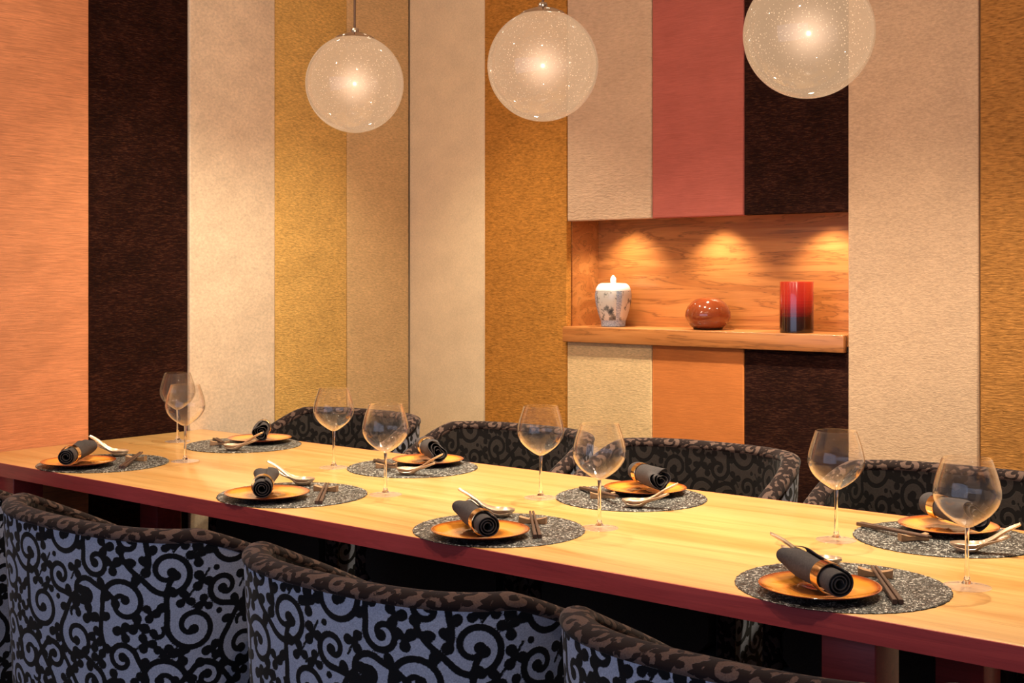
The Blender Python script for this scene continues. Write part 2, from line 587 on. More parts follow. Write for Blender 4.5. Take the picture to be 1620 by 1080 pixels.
wx0, wx1, wz0, wz1 = -3.7, 1.0, 0.12, 2.55  # window opening added to go with the cool fill on the chairs
struct('wall_front', boxes_mesh('wall_front', [
    ((XL - 0.15, YF - 0.1, 0), (wx0, YF, CEIL)), ((wx1, YF - 0.1, 0), (XR, YF, CEIL)),
    ((wx0, YF - 0.1, 0), (wx1, YF, wz0)), ((wx0, YF - 0.1, wz1), (wx1, YF, CEIL))]), M['plaster'], 'plain wall with an added window behind the camera', 'wall')
win = struct('added_window', boxes_mesh('added_window', [
    ((wx0, YF - 0.08, wz0), (wx0 + 0.05, YF - 0.02, wz1)), ((wx1 - 0.05, YF - 0.08, wz0), (wx1, YF - 0.02, wz1)),
    ((wx0 + 0.05, YF - 0.08, wz0), (wx1 - 0.05, YF - 0.02, wz0 + 0.05)), ((wx0 + 0.05, YF - 0.08, wz1 - 0.05), (wx1 - 0.05, YF - 0.02, wz1)),
    ((-1.38, YF - 0.08, wz0 + 0.05), (-1.32, YF - 0.02, wz1 - 0.05))]), M['darkwood'], 'added dark framed window, unseen behind the camera', 'window')
put('pane', box_mesh('pane', (wx0 + 0.05, YF - 0.055, wz0 + 0.05), (-1.38, YF - 0.049, wz1 - 0.05)), M['added_window_glass'], win)
put('pane', box_mesh('pane', (-1.32, YF - 0.055, wz0 + 0.05), (wx1 - 0.05, YF - 0.049, wz1 - 0.05)), M['added_window_glass'], win)

def panel_mesh(w, h, seam=None):
    """padded panel: local x = width, z = height, front face towards -y at y=0 -> -PT; edges pulled in"""
    bm = bmesh.new()
    bmesh.ops.create_cube(bm, size=1.0)
    for v in bm.verts:
        v.co = Vector((-w / 2 + 0.0012 if v.co.x < 0 else w / 2 - 0.0012, -PT if v.co.y < 0 else 0.0, 0.0 if v.co.z < 0 else h))
    ed = [e for e in bm.edges if all(v.co.y < -PT / 2 for v in e.verts)]
    bmesh.ops.bevel(bm, geom=ed, offset=0.007, segments=4, profile=0.6, affect='EDGES')
    for f in bm.faces:
        f.smooth = True
    for e in bm.edges:
        e.smooth = not (len(e.link_faces) == 2 and e.calc_face_angle(0) > math.radians(60))
    me = bpy.data.meshes.new('panel')
    bm.to_mesh(me)
    bm.free()
    return me

def back_panel(x0, x1, z0, z1, mat, label, proud=0.0):
    return put('panel', panel_mesh(x1 - x0, z1 - z0), M[mat], wall_back, ((x0 + x1) / 2, YB + PT - proud, z0), (0, 0, 0), label)

def left_panel(y0, y1, z0, z1, mat, label, proud=0.0):
    return put('panel', panel_mesh(y1 - y0, z1 - z0), M[mat], wall_left, (XL - PT + proud, (y0 + y1) / 2, z0), (0, 0, math.pi / 2), label)

left_panel(3.615, YB, 0, CEIL, 'sand', 'sand coloured pile fabric panel')
gp = left_panel(3.234, 3.615, 0, CEIL, 'gold', 'gold pile fabric panel with a cross seam', 0.002)
put('seam', box_mesh('seam', (-0.181, -PT - 0.0004, 1.6635), (0.181, -PT + 0.003, 1.6650)), M['gold'], gp)
left_panel(2.834, 3.234, 0, CEIL, 'cream', 'cream velvet panel', 0.007)
left_panel(2.428, 2.834, 0, CEIL, 'brown', 'dark brown velvet panel')
left_panel(1.99, 2.428, 0, CEIL, 'salmon', 'salmon ribbed fabric panel', 0.006)
left_panel(1.56, 1.99, 0, CEIL, 'cream', 'cream velvet panel outside the view')

HX = [-3.86, -3.43, -3.008, -2.615, -2.231, -1.839, -1.407, -0.98, -0.55]
back_panel(HX[0], HX[1], 0, CEIL, 'ecru', 'ecru felt panel')
back_panel(HX[1], HX[2], 0, CEIL, 'amber', 'amber brown pile fabric panel', 0.003)
for k, (mu, ml, lu, ll) in enumerate((('oat', 'sand', 'oat crinkled fabric panel above the niche', 'sand coloured pile panel below the niche'),
                                      ('rose', 'rust', 'rose ribbed fabric panel above the niche', 'rust ribbed fabric panel below the niche'),
                                      ('brown', 'brown', 'dark brown velvet panel above the niche', 'dark brown velvet panel below the niche'))):
    back_panel(HX[2 + k], HX[3 + k], NICHE_Z1, CEIL, mu, lu)
    back_panel(HX[2 + k], HX[3 + k], 0, NICHE_Z0 - 0.058, ml, ll)
back_panel(HX[5], HX[6], 0, CEIL, 'wheat', 'wheat coloured woven fabric panel', 0.010)
back_panel(HX[6], HX[7], 0, CEIL, 'bronze', 'bronze pile fabric panel', 0.004)
back_panel(HX[7], HX[8], 0, CEIL, 'cream', 'cream velvet panel outside the view')

# display niche: lining boards, shelf and three small spots
nic = thing('display_niche', 'cherry wood lined niche with a thick shelf in the panelled back wall', 'niche', (0, 0, 0))
NB, NT = 4.185, NICHE_Z1 + 0.065
put('back_board', box_mesh('back_board', (NICHE_X0 - 0.012, NB, NICHE_Z0), (NICHE_X1 + 0.012, NB + 0.012, NT + 0.012)), M['cherry'], nic)
put('side_board', box_mesh('side_board', (NICHE_X0 - 0.012, YB + PT + 0.001, NICHE_Z0), (NICHE_X0, NB, NT)), M['cherry'], nic)
put('side_board', box_mesh('side_board', (NICHE_X1, YB + PT + 0.001, NICHE_Z0), (NICHE_X1 + 0.012, NB, NT)), M['cherry'], nic)
put('top_board', box_mesh('top_board', (NICHE_X0 - 0.012, YB + PT + 0.001, NT), (NICHE_X1 + 0.012, NB, NT + 0.012)), M['cherry'], nic)
put('shelf_board', box_mesh('shelf_board', (NICHE_X0 - 0.004, YB - 0.028, NICHE_Z0 - 0.058), (NICHE_X1 - 0.006, YB - 0.0005, NICHE_Z0), 0.002), M['cherry'], nic, label='thick front edge of the shelf')
put('shelf_board', box_mesh('shelf_board', (NICHE_X0 - 0.004, YB + 0.0005, NICHE_Z0 - 0.038), (NICHE_X1 - 0.002, NB + 0.012, NICHE_Z0)), M['cherry'], nic)
for sx in (-2.83, -2.43, -1.99):
    ring = put('spot_trim', lathe_mesh('spot_trim', [(0.018, 0), (0.030, 0), (0.030, 0.006), (0.018, 0.006)], 32, True), M['chrome'], nic, (sx, 4.060, NT - 0.006))
    put('spot_lens', lathe_mesh('spot_lens', [(0, 0.003), (0.018, 0.003), (0.018, 0.005), (0, 0.005)], 24), M['lens'], ring)
    light('niche_spot', 'SPOT', (sx, 4.060, NT - 0.012), NICHE_W, WARM, 0.012, nic, aim=(0, 0.10, -1), angle=96, blend=0.75)

# ------------------------------------------------------------------ table
tb = thing('dining_table', 'long pale wood dining table with a red-brown edge, set for eight', 'table', (0, 0, 0))
EB = 0.004
top_me = box_mesh('tabletop', (T_X0, T_Y0 + EB, T_Z - 0.040), (T_X1 - EB, T_Y1 - EB, T_Z), 0.0012)
put('tabletop', top_me, M['table'], tb)
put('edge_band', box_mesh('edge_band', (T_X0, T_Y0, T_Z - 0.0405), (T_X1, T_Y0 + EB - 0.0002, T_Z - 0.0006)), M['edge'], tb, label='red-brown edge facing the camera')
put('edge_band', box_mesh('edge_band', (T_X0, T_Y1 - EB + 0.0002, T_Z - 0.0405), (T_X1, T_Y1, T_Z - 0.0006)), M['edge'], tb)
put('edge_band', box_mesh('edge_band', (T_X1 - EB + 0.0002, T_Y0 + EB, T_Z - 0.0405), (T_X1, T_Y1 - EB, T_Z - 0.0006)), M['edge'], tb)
leg_me = box_mesh('leg', (-0.05, -0.05, 0), (0.05, 0.05, T_Z - 0.0405), 0.003)
for lx in (-3.74, -0.955):
    for ly in (T_Y0 + 0.13, T_Y1 - 0.26):
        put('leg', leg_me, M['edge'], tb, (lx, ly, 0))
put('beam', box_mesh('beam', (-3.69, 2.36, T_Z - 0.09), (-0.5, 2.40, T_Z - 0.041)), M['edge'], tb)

# ------------------------------------------------------------------ chairs
def chair_meshes():
    a, b, n = 0.325, 0.27, 2.7         # outer plan: superellipse rear, straight sides
    Lf = 0.24
    def outer(t):
        """t in [-1,1] -> plan point and outward normal, arc from front left (t=-1) by the rear to front right"""
        return t
    # sample the plan densely
    P = []
    m = 400
    for k in range(m + 1):
        y = Lf * (1 - k / m)
        P.append((-a, y))
    for k in range(1, 1200):
        th = math.pi + math.pi * k / 1200
        cx, sy = math.cos(th), math.sin(th)
        P.append((a * math.copysign(abs(cx) ** (2 / n), cx), b * math.copysign(abs(sy) ** (2 / n), sy)))
    for k in range(m + 1):
        P.append((a, Lf * k / m))
    P = np.array(P)
    S = np.concatenate([[0], np.cumsum(np.hypot(*np.diff(P, axis=0).T))])
    S -= S[-1] / 2
    half = S[-1]
    def plan(s, off=0.0):
        x = np.interp(s, S, P[:, 0])
        y = np.interp(s, S, P[:, 1])
        e = 0.012
        dx = np.interp(s + e, S, P[:, 0]) - np.interp(s - e, S, P[:, 0])
        dy = np.interp(s + e, S, P[:, 1]) - np.interp(s - e, S, P[:, 1])
        L = np.hypot(dx, dy)
        nx, ny = dy / L, -dx / L
        return x + nx * off, y + ny * off
    s_c = half - Lf - 0.16
    def top(s):
        d = np.clip((np.abs(s) - s_c) / (half - s_c), 0, 1)
        return 0.80 - 0.18 * d ** 1.2 - 0.02 * np.clip((d - 0.93) / 0.07, 0, 1) ** 2
    TH = 0.048
    def shell(name, off, z0, ns, nv, mat, drop, u0, lean):
        s = np.linspace(-half, half, ns)
        V = np.linspace(0, 1, nv)
        verts, att = [], []
        tz = top(s) - drop
        for v in V:
            z = z0 + (tz - z0) * v
            x, y = plan(s, off - lean * (0.80 - z))
            verts.append(np.stack([x, y, z], 1))
            att.append(sample_sdf(s + u0, z))
        verts = np.concatenate(verts)
        att = np.concatenate(att)
        faces = []
        for j in range(nv - 1):
            for i in range(ns - 1):
                k = j * ns + i
                faces.append((k, k + 1, k + ns + 1, k + ns))
        me = bpy.data.meshes.new(name)
        me.from_pydata(verts.tolist(), [], faces)
        me.polygons.foreach_set('use_smooth', [True] * len(me.polygons))
        A = me.attributes.new('scroll', 'FLOAT', 'POINT')
        A.data.foreach_set('value', att.astype(np.float32))
        me.materials.append(M[mat])
        me.update()
        return me
    out = shell('outer_back', 0.0, 0.22, 420, 180, 'scroll_slate', 0.018, 0.10, 0.05)
    inn = shell('inner_back', -TH, 0.36, 330, 110, 'scroll_taupe', 0.018, 0.23, 0.02)
    # rolled top: runs up the front of one arm, round the back, down the other
    ss = np.linspace(-half, half, 330)
    x, y = plan(ss, -TH / 2)
    z = top(ss) - 0.0165
    path = np.stack([x, y, z], 1)
    down = np.linspace(0, 1, 60)[1:]
    def arm(end, sgn):
        px_, py_, pz_ = end
        return np.stack([np.full_like(down, px_), py_ + 0.010 * np.sin(down * math.pi / 2), pz_ - down * (pz_ - 0.30)], 1)
    path = np.concatenate([arm(path[0], -1)[::-1], path, arm(path[-1], 1)])
    K = 20
    vs_, att = [], []
    sl = np.concatenate([[0], np.cumsum(np.linalg.norm(np.diff(path, axis=0), axis=1))])
    nP = len(path)
    for k in range(nP):
        t = path[min(k + 2, nP - 1)] - path[max(k - 2, 0)]
        t = t / np.linalg.norm(t)
        side = np.array([t[1], -t[0], 0.0])
        ls = np.linalg.norm(side)
        if ls < 0.2:
            side = np.array([-1.0 if k < nP / 2 else 1.0, 0, 0])
        else:
            side /= ls
        side = side - t * side.dot(t)
        side /= np.linalg.norm(side)
        up = np.cross(side, t)
        for i in range(K):
            q = 2 * math.pi * i / K
            rx, ry = 0.0262, 0.0165
            vs_.append(path[k] + side * rx * math.cos(q) + up * ry * math.sin(q))
            att.append((sl[k], 0.027 * q))
    faces = []
    for k in range(nP - 1):
        for i in range(K):
            j = (i + 1) % K
            faces.append((k * K + i, k * K + j, (k + 1) * K + j, (k + 1) * K + i))
    faces.append(tuple(range(K)))
    faces.append(tuple((nP - 1) * K + i for i in range(K)))
    roll = mesh('top_roll', [v.tolist() for v in vs_], faces, True)
    at = np.array(att)
    A = roll.attributes.new('scroll', 'FLOAT', 'POINT')
    A.data.foreach_set('value', (sample_sdf(at[:, 0] * 1.3 + 0.05, at[:, 1] * 1.3 + 0.11)).astype(np.float32))
    roll.materials.append(M['scroll_tan'])
    # seat cushion and base: plan outline pulled in
    def slab(name, off, z0, z1, rnd_, mat):
        s = np.linspace(-half, half, 60)
        prof = [(off - rnd_, z0), (off, z0 + rnd_), (off, z1 - rnd_), (off - rnd_ * 0.4, z1 - rnd_ * 0.35), (off - rnd_, z1)]
        vs2, fs2, n0 = [], [], len(s)
        for o_, z_ in prof:
            x_, y_ = plan(s, o_)
            for xx, yy in zip(x_, y_):
                vs2.append((xx, yy + (0.03 if yy > Lf - 0.01 else 0), z_))
        for j in range(len(prof) - 1):
            for i in range(n0):
                i2 = (i + 1) % n0
                fs2.append((j * n0 + i, j * n0 + i2, (j + 1) * n0 + i2, (j + 1) * n0 + i))
        fs2.append(tuple(range(n0)))
        fs2.append(tuple((len(prof) - 1) * n0 + i for i in range(n0)))
        me = mesh(name, vs2, fs2, True, 50)
        A2 = me.attributes.new('scroll', 'FLOAT', 'POINT')
        A2.data.foreach_set('value', np.full(len(vs2), 0.01, np.float32))
        me.materials.append(M[mat])
        return me
    cush = slab('seat_cushion', -TH - 0.014, 0.36, 0.475, 0.03, 'scroll_taupe')
    base = slab('seat_base', -0.034, 0.20, 0.355, 0.01, 'scroll_taupe')
    leg = tube_mesh('leg', [(0, 0, 0.0), (0, 0, 0.10), (0, 0, 0.20)], [0.014, 0.018, 0.021], 12)
    leg.materials.append(M['darkwood'])
    return dict(outer_back=out, inner_back=inn, top_roll=roll, seat_cushion=cush, seat_base=base, leg=leg)
CM = chair_meshes()

def chair(x, y, rot, label, sx=1.0, sz=1.0, group='scroll velvet tub chairs around the table'):
    t = thing('tub_chair', label, 'chair', (x, y, 0), rot, group)
    t.scale = (sx, 1, sz)
    for nme in ('outer_back', 'inner_back', 'top_roll', 'seat_cushion', 'seat_base'):
        put(nme, CM[nme], None, t)
    for lx in (-0.22, 0.22):
        for ly in (-0.17, 0.20):
            put('leg', CM['leg'], None, t, (lx, ly, 0))
    return t

NEAR_CH = [(-3.34, 1.0), (-2.47, 1.22), (-1.63, 1.12), (-0.885, 1.08)]
near_lab = ['scroll velvet tub chair on near side, cut off by left picture edge',
            'leftmost fully visible blue-grey scroll velvet chair with its back towards us',
            'middle blue-grey scroll velvet tub chair with its back towards us',
            'blue-grey scroll velvet tub chair with its back towards us, lower right']
for (x, sx), lb in zip(NEAR_CH, near_lab):
    chair(x, 1.735, 0.0, lb, sx)
FAR_CH = [-3.34, -2.60, -1.91, -1.18]
far_lab = ['dark scroll velvet far-side chair in front of the sand panel',
           'dark scroll velvet far-side chair in front of the amber panel',
           'dark scroll velvet far-side chair below the niche',
           'dark scroll velvet far-side chair at the right picture edge']
for x, lb in zip(FAR_CH, far_lab):
    chair(x, 3.03, math.pi, lb, 1.0, 1.03)

# ------------------------------------------------------------------ table settings
def glass_meshes():
    # bowl outer profile (r, z) above the stem, then the inner wall back down
    o = [(0.0045, 0.108), (0.012, 0.111), (0.026, 0.120), (0.040, 0.131), (0.051, 0.144), (0.0575, 0.158), (0.0592, 0.170), (0.0575, 0.184), (0.0530, 0.202), (0.0475, 0.219), (0.0432, 0.232)]
    # refine by Catmull-Rom
    def cr(pts, k=4):
        res = []
        for i in range(len(pts) - 1):
            p0, p1, p2, p3 = pts[max(i - 1, 0)], pts[i], pts[i + 1], pts[min(i + 2, len(pts) - 1)]
            for j in range(k):
                t = j / k
                res.append(tuple(0.5 * (2 * p1[d] + (p2[d] - p0[d]) * t + (2 * p0[d] - 5 * p1[d] + 4 * p2[d] - p3[d]) * t * t + (3 * p1[d] - p0[d] - 3 * p2[d] + p3[d]) * t ** 3) for d in range(2)))
        return res + [pts[-1]]
    o = cr(o, 3)
    inner = [(max(r - 0.0011, 0.0), z + (0.0014 if z < 0.125 else 0.0004)) for r, z in o]
    prof = [(0, 0.108)] + o + inner[::-1] + [(0, 0.1105)]
    bowl = lathe_mesh('bowl', prof, 64, False, 80)
    bowl.materials.append(M['bowl_glass'])
    stem = lathe_mesh('stem', [(0, 0.0075), (0.0095, 0.0078), (0.0062, 0.013), (0.0042, 0.022), (0.0036, 0.045), (0.0034, 0.075), (0.0038, 0.098), (0.0044, 0.1078), (0, 0.1079)], 24)
    stem.materials.append(M['stem_glass'])
    foot = lathe_mesh('foot', [(0, 0.0008), (0.036, 0.0008), (0.0415, 0.0012), (0.0422, 0.0020), (0.0405, 0.0030), (0.028, 0.0042), (0.016, 0.0058), (0.0095, 0.0074), (0, 0.0074)], 64)
    foot.materials.append(M['foot_glass'])
    return bowl, stem, foot
G_BOWL, G_STEM, G_FOOT = glass_meshes()

def wobble(r, a, z):
    return (r + (0.0007 * math.sin(41 * a) + 0.0006 * math.sin(67 * a + 1.3) if r > 0.18 else 0), z)
MAT_ME = lathe_mesh('placemat', [(0, 0), (0.1885, 0), (0.190, 0.0012), (0.1885, 0.0026)] + [(0.186 - 0.006 * k, 0.0030 if k % 2 else 0.0026) for k in range(31)] + [(0, 0.0028)], 160, False, 60, wobble)
MAT_ME.materials.append(M['mat'])

def plate_prof():
    top = [(0, 0.0062)]
    for k in range(1, 9):          # turned rings in the well
        top += [(0.0048 * k - 0.002, 0.0062 + 0.0007), (0.0048 * k, 0.0062)]
    top += [(0.052, 0.0063), (0.066, 0.0071), (0.080, 0.0092), (0.093, 0.0122), (0.1025, 0.0150), (0.1048, 0.0157), (0.1060, 0.0152), (0.1056, 0.0142)]
    under = [(0.095, 0.0102), (0.082, 0.0062), (0.066, 0.0032), (0.058, 0.0024), (0.056, 0.0), (0.050, 0.0), (0.048, 0.0022), (0, 0.0022)]
    return top + under
PLATE_ME = lathe_mesh('plate', plate_prof(), 96, False, 70)
PLATE_ME.materials.append(M['plate'])

def napkin_mesh(seed, flare):
    """rolled cloth along local x; round rolled end at +x, loose folded end at -x"""
    r = random.Random(seed)
    ph = [r.uniform(0, 6.28) for _ in range(6)]
    L, nl, turns = 0.192, 40, 3.2
    na = 150
    top_, bot = [], []
    th = 0.0016
    for i in range(nl):
        t = i / (nl - 1)
        x = L / 2 - L * t
        pinch = 1 - 0.08 * math.exp(-((t - 0.24) / 0.07) ** 2)
        fl = max(0, (t - 0.72) / 0.28)
        for layer, store in ((0, top_), (1, bot)):
            for k in range(na):
                u = k / (na - 1)
                a = u * turns * 2 * math.pi
                rad = (0.007 + (0.0262 + 0.0075 * max(0.0, t - 0.35) - 0.007) * u) * pinch
                rad += 0.0007 * math.sin(2 * a + ph[0] + 5 * t) * u + 0.0006 * math.sin(11 * t + ph[1] + a) * u
                rad += flare * fl ** 1.5 * (0.006 * math.sin(2 * a + ph[2]) + 0.005 * math.sin(3 * a + ph[3] + 3 * u)) * u
                rad -= layer * th
                xx = x + flare * fl * (0.012 * math.sin(a + ph[4]) + 0.007 * math.sin(2.3 * a + ph[5])) * u
                if t < 0.02:
                    rad -= 0.0012 * u
                sq = 1 - 0.10 * flare * fl
                store.append((xx, rad * math.cos(a), rad * math.sin(a) * sq))
    n = len(top_)
    vs_ = top_ + bot
    fs = []
    for i in range(nl - 1):
        for k in range(na - 1):
            p = i * na + k
            fs.append((p, p + 1, p + na + 1, p + na))
            fs.append((n + p, n + p + na, n + p + na + 1, n + p + 1))
        p = i * na + na - 1
        fs.append((p, p + na, n + p + na, n + p))
        p = i * na
        fs.append((p, n + p, n + p + na, p + na))
    for k in range(na - 1):
        fs.append((k, k + 1, n + k + 1, n + k))
        q = (nl - 1) * na + k
        fs.append((q, q + 1, n + q + 1, n + q))
    me = mesh('cloth', vs_, fs, True, 70)
    me.materials.append(M['napkin'])
    return me
NAPKINS = [napkin_mesh(3, 0.8), napkin_mesh(5, 1.0), napkin_mesh(8, 0.8), napkin_mesh(12, 1.2)]
RING_ME = lathe_mesh('napkin_ring', [(0.0258, -0.0135), (0.0270, -0.0130), (0.0272, 0.0), (0.0270, 0.0130), (0.0258, 0.0135), (0.0262, 0.0)], 48, True, 60)
RING_ME.materials.append(M['gold_metal'])

def spoon_mesh(name, wide=1.0, length=0.134, lift=0.052, depth=0.013, thick=0.0022):
    """soup spoon: bowl tip at +x, handle tip at -x, flat bottom at z=0"""
    nt_, nw = 40, 15
    def lerp(t, pts):
        for (a, va), (b, vb) in zip(pts, pts[1:]):
            if t <= b:
                i = pts.index((a, va))
                def slope(q):
                    lo, hi = pts[max(q - 1, 0)], pts[min(q + 1, len(pts) - 1)]
                    return (hi[1] - lo[1]) / (hi[0] - lo[0])
                h = b - a
                k = (t - a) / h
                return ((2 * k ** 3 - 3 * k * k + 1) * va + (k ** 3 - 2 * k * k + k) * h * slope(i)
                        + (3 * k * k - 2 * k ** 3) * vb + (k ** 3 - k * k) * h * slope(i + 1))
        return pts[-1][1]
    top_, bot = [], []
    for i in range(nt_):
        t = i / (nt_ - 1)
        x = length / 2 - length * t
        w = lerp(t, [(0, 0.005), (0.07, 0.0155), (0.22, 0.0225), (0.36, 0.020), (0.50, 0.0130), (0.70, 0.0112), (0.93, 0.0108), (1.0, 0.0070)]) * wide
        d = lerp(t, [(0, 0.0045), (0.12, depth * 0.95), (0.35, depth), (0.52, 0.0095), (0.7, 0.0068), (1.0, 0.0045)])
        zb = lerp(t, [(0, 0.0075), (0.12, 0.0), (0.36, 0.0), (0.55, 0.012), (0.78, lift * 0.68), (1.0, lift)])
        for k in range(nw):
            v = -1 + 2 * k / (nw - 1)
            zz = zb + d * abs(v) ** 2.6
            bot.append((x, w * v, zz))
            top_.append((x, w * v * 0.93, zz + thick * (1 - 0.55 * abs(v))))
    n = len(top_)
    vs_ = top_ + bot
    fs = []
    for i in range(nt_ - 1):
        for k in range(nw - 1):
            p = i * nw + k
            fs.append((p, p + 1, p + nw + 1, p + nw))
            fs.append((n + p, n + p + nw, n + p + nw + 1, n + p + 1))
        for k in (0, nw - 1):
            p = i * nw + k
            fs.append((p, p + nw, n + p + nw, n + p))
    for k in range(nw - 1):
        for q in (k, (nt_ - 1) * nw + k):
            fs.append((q, q + 1, n + q + 1, n + q))
    me = mesh(name, vs_, fs, True, 60)
    me.materials.append(M['spoon'])
    return me
SPOON_ME = spoon_mesh('soup_spoon')
SREST_ME = spoon_mesh('spoon_rest', 1.12, 0.108, 0.032, 0.010, 0.0024)

def stick_mesh():
    L = 0.222
    vs_, fs = [], []
    n = 12
    for i in range(9):
        t = i / 8
        r = 0.0042 - 0.0016 * t
        for k in range(n):
            a = 2 * math.pi * (k + 0.5) / n
            c_, s_ = math.cos(a), math.sin(a)
            e = 0.38 + 0.5 * t
            vs_.append((L * t, r * math.copysign(abs(c_) ** e, c_), r * math.copysign(abs(s_) ** e, s_)))
    for i in range(8):
        for k in range(n):
            j = (k + 1) % n
            fs.append((i * n + k, i * n + j, (i + 1) * n + j, (i + 1) * n + k))
    fs += [tuple(range(n)), tuple(8 * n + k for k in range(n))]
    me = mesh('chopstick', vs_, fs, True, 40)
    me.materials.append(M['stick'])
    return me
STICK_ME = stick_mesh()

def rest_mesh():
    L, w, h, n = 0.062, 0.009, 0.015, 13
    vs_, fs = [], []
    for i in range(n):
        t = -1 + 2 * i / (n - 1)
        zt = h - 0.0055 * (1 - t * t)
        zb = 0.0012 * max(0.0, 1 - (t * 1.6) ** 2)
        ww = w * (0.92 + 0.08 * t * t)
        x = t * L / 2
        vs_ += [(x, -ww, zb), (x, ww, zb), (x, ww, zt), (x, -ww, zt)]
    for i in range(n - 1):
        for k in range(4):
            j = (k + 1) % 4
            fs.append((i * 4 + k, i * 4 + j, i * 4 + 4 + j, i * 4 + 4 + k))
    fs += [(0, 1, 2, 3), tuple((n - 1) * 4 + k for k in range(4))]
    me = mesh('chopstick_rest', vs_, fs, True, 40)
    me.materials.append(M['rest'])
    return me
REST_ME = rest_mesh()

ZM = T_Z + 0.0032          # top of a placemat
def setting(mx, my, flip, glass, where, nap=0, nap_ang=141.0, c0=(0.135, -0.07), c1=(0.020, 0.100), pl=(-0.004, -0.080)):
    rot = math.pi if flip else 0.0
    cs, sn = math.cos(rot), math.sin(rot)
    def W(dx, dy, z=ZM):
        return (mx + dx * cs - dy * sn, my + dx * sn + dy * cs, z)
    tag(put('placemat', MAT_ME, None, None, (mx, my, T_Z + 0.0002), (0, 0, rot + rnd.uniform(-1, 1))), 'round dark woven placemat at the ' + where, 'placemat', 'placemats on the table')
    tag(put('plate', PLATE_ME, None, None, W(*pl), (0, 0, rot)), 'round amber glazed plate at the ' + where, 'plate', 'amber plates on the placemats')
    a = math.radians(nap_ang) + math.pi
    n = thing('rolled_napkin', 'charcoal napkin in gold ring at ' + where, 'napkin', W(pl[0] - 0.006, pl[1] - 0.006, ZM + (0.0400, 0.0430, 0.0450, 0.0430)[nap]), rot + a, 'rolled napkins on the plates')
    n.rotation_euler = (0.3 * nap, math.radians(1.0), rot + a)
    put('cloth', NAPKINS[nap], None, n)
    put('napkin_ring', RING_ME, None, n, (0.049, 0, 0), (0, math.pi / 2, 0), 'shiny gold ring')
    b = math.radians(27.0)
    tag(put('spoon_rest', SREST_ME, None, None, W(-0.112, 0.099), (0, 0, rot + b)), 'bronze rest under the spoon at ' + where, 'spoon rest', 'spoon rests on the placemats')
    tag(put('soup_spoon', SPOON_ME, None, None, W(-0.118, 0.095, ZM + 0.0052), (0, math.radians(-0.5), rot + b)), 'bronze soup spoon on its rest at the ' + where, 'spoon', 'soup spoons on their rests')
    tag(put('chopstick_rest', REST_ME, None, None, W(*c1), (0, 0, rot + math.atan2(c1[1] - c0[1], c1[0] - c0[0]) - math.radians(105))), 'small wooden chopstick rest at the ' + where, 'chopstick rest', 'chopstick rests on the placemats')
    # two chopsticks from the mat near the diner up over the rest
    for k, side in enumerate(('left', 'right')):
        off = (-0.0052, 0.0052)[k]
        ax = Vector((c1[0] - c0[0], c1[1] - c0[1])).normalized()
        p0 = Vector((c0[0] + ax.y * off, c0[1] - ax.x * off, 0.0046))
        p1 = Vector((c1[0] + ax.y * off * 0.75, c1[1] - ax.x * off * 0.75, 0.0137))
        d = p1 - p0
        s = put('chopstick', STICK_ME, None, None, W(p0.x, p0.y, ZM + p0.z))
        s.rotation_euler = (0, -math.atan2(d.z, math.hypot(d.x, d.y)), rot + math.atan2(d.y, d.x))
        tag(s, "diner's " + side + ' chopstick of the pair at ' + where, 'chopstick', 'chopsticks on their rests')
    g = thing('wine_glass', 'large empty wine glass at the ' + where, 'wine glass', (glass[0], glass[1], T_Z), 0, 'wine glasses on the table')
    put('bowl', G_BOWL, None, g)
    put('stem', G_STEM, None, g)
    put('foot', G_FOOT, None, g)

setting(-3.372, 2.171, False, (-3.217, 2.351), 'near-side setting closest to left wall', 0, 132, (0.150, -0.036), (0.042, 0.085))
setting(-2.516, 2.168, False, (-2.331, 2.317), 'second near-side setting from left wall', 0, 138, (0.165, -0.060), (0.035, 0.082))
setting(-1.820, 2.160, False, (-1.657, 2.312), 'third near-side setting from left wall', 0, 146, (0.134, -0.032), (0.020, 0.095), (0.020, -0.086))
setting(-1.012, 2.160, False, (-0.835, 2.296), 'rightmost near-side setting', 0, 142)
setting(-3.380, 2.700, True, (-3.620, 2.615), 'far-side setting closest to left wall', 1, 138, (0.160, -0.010), (0.045, 0.060), (0.008, -0.076))
setting(-2.600, 2.695, True, (-2.777, 2.549), 'second far-side setting from left wall', 2, 146, (0.160, -0.010), (0.045, 0.062), (0.010, -0.076))
setting(-1.823, 2.680, True, (-1.997, 2.533), 'third far-side setting from left wall', 3, 143, (0.160, -0.010), (0.045, 0.060), (0.008, -0.076))
setting(-1.025, 2.690, True, (-1.196, 2.526), 'rightmost far-side setting', 2, 143, (0.195, -0.005), (0.040, 0.072), (0.020, -0.072))

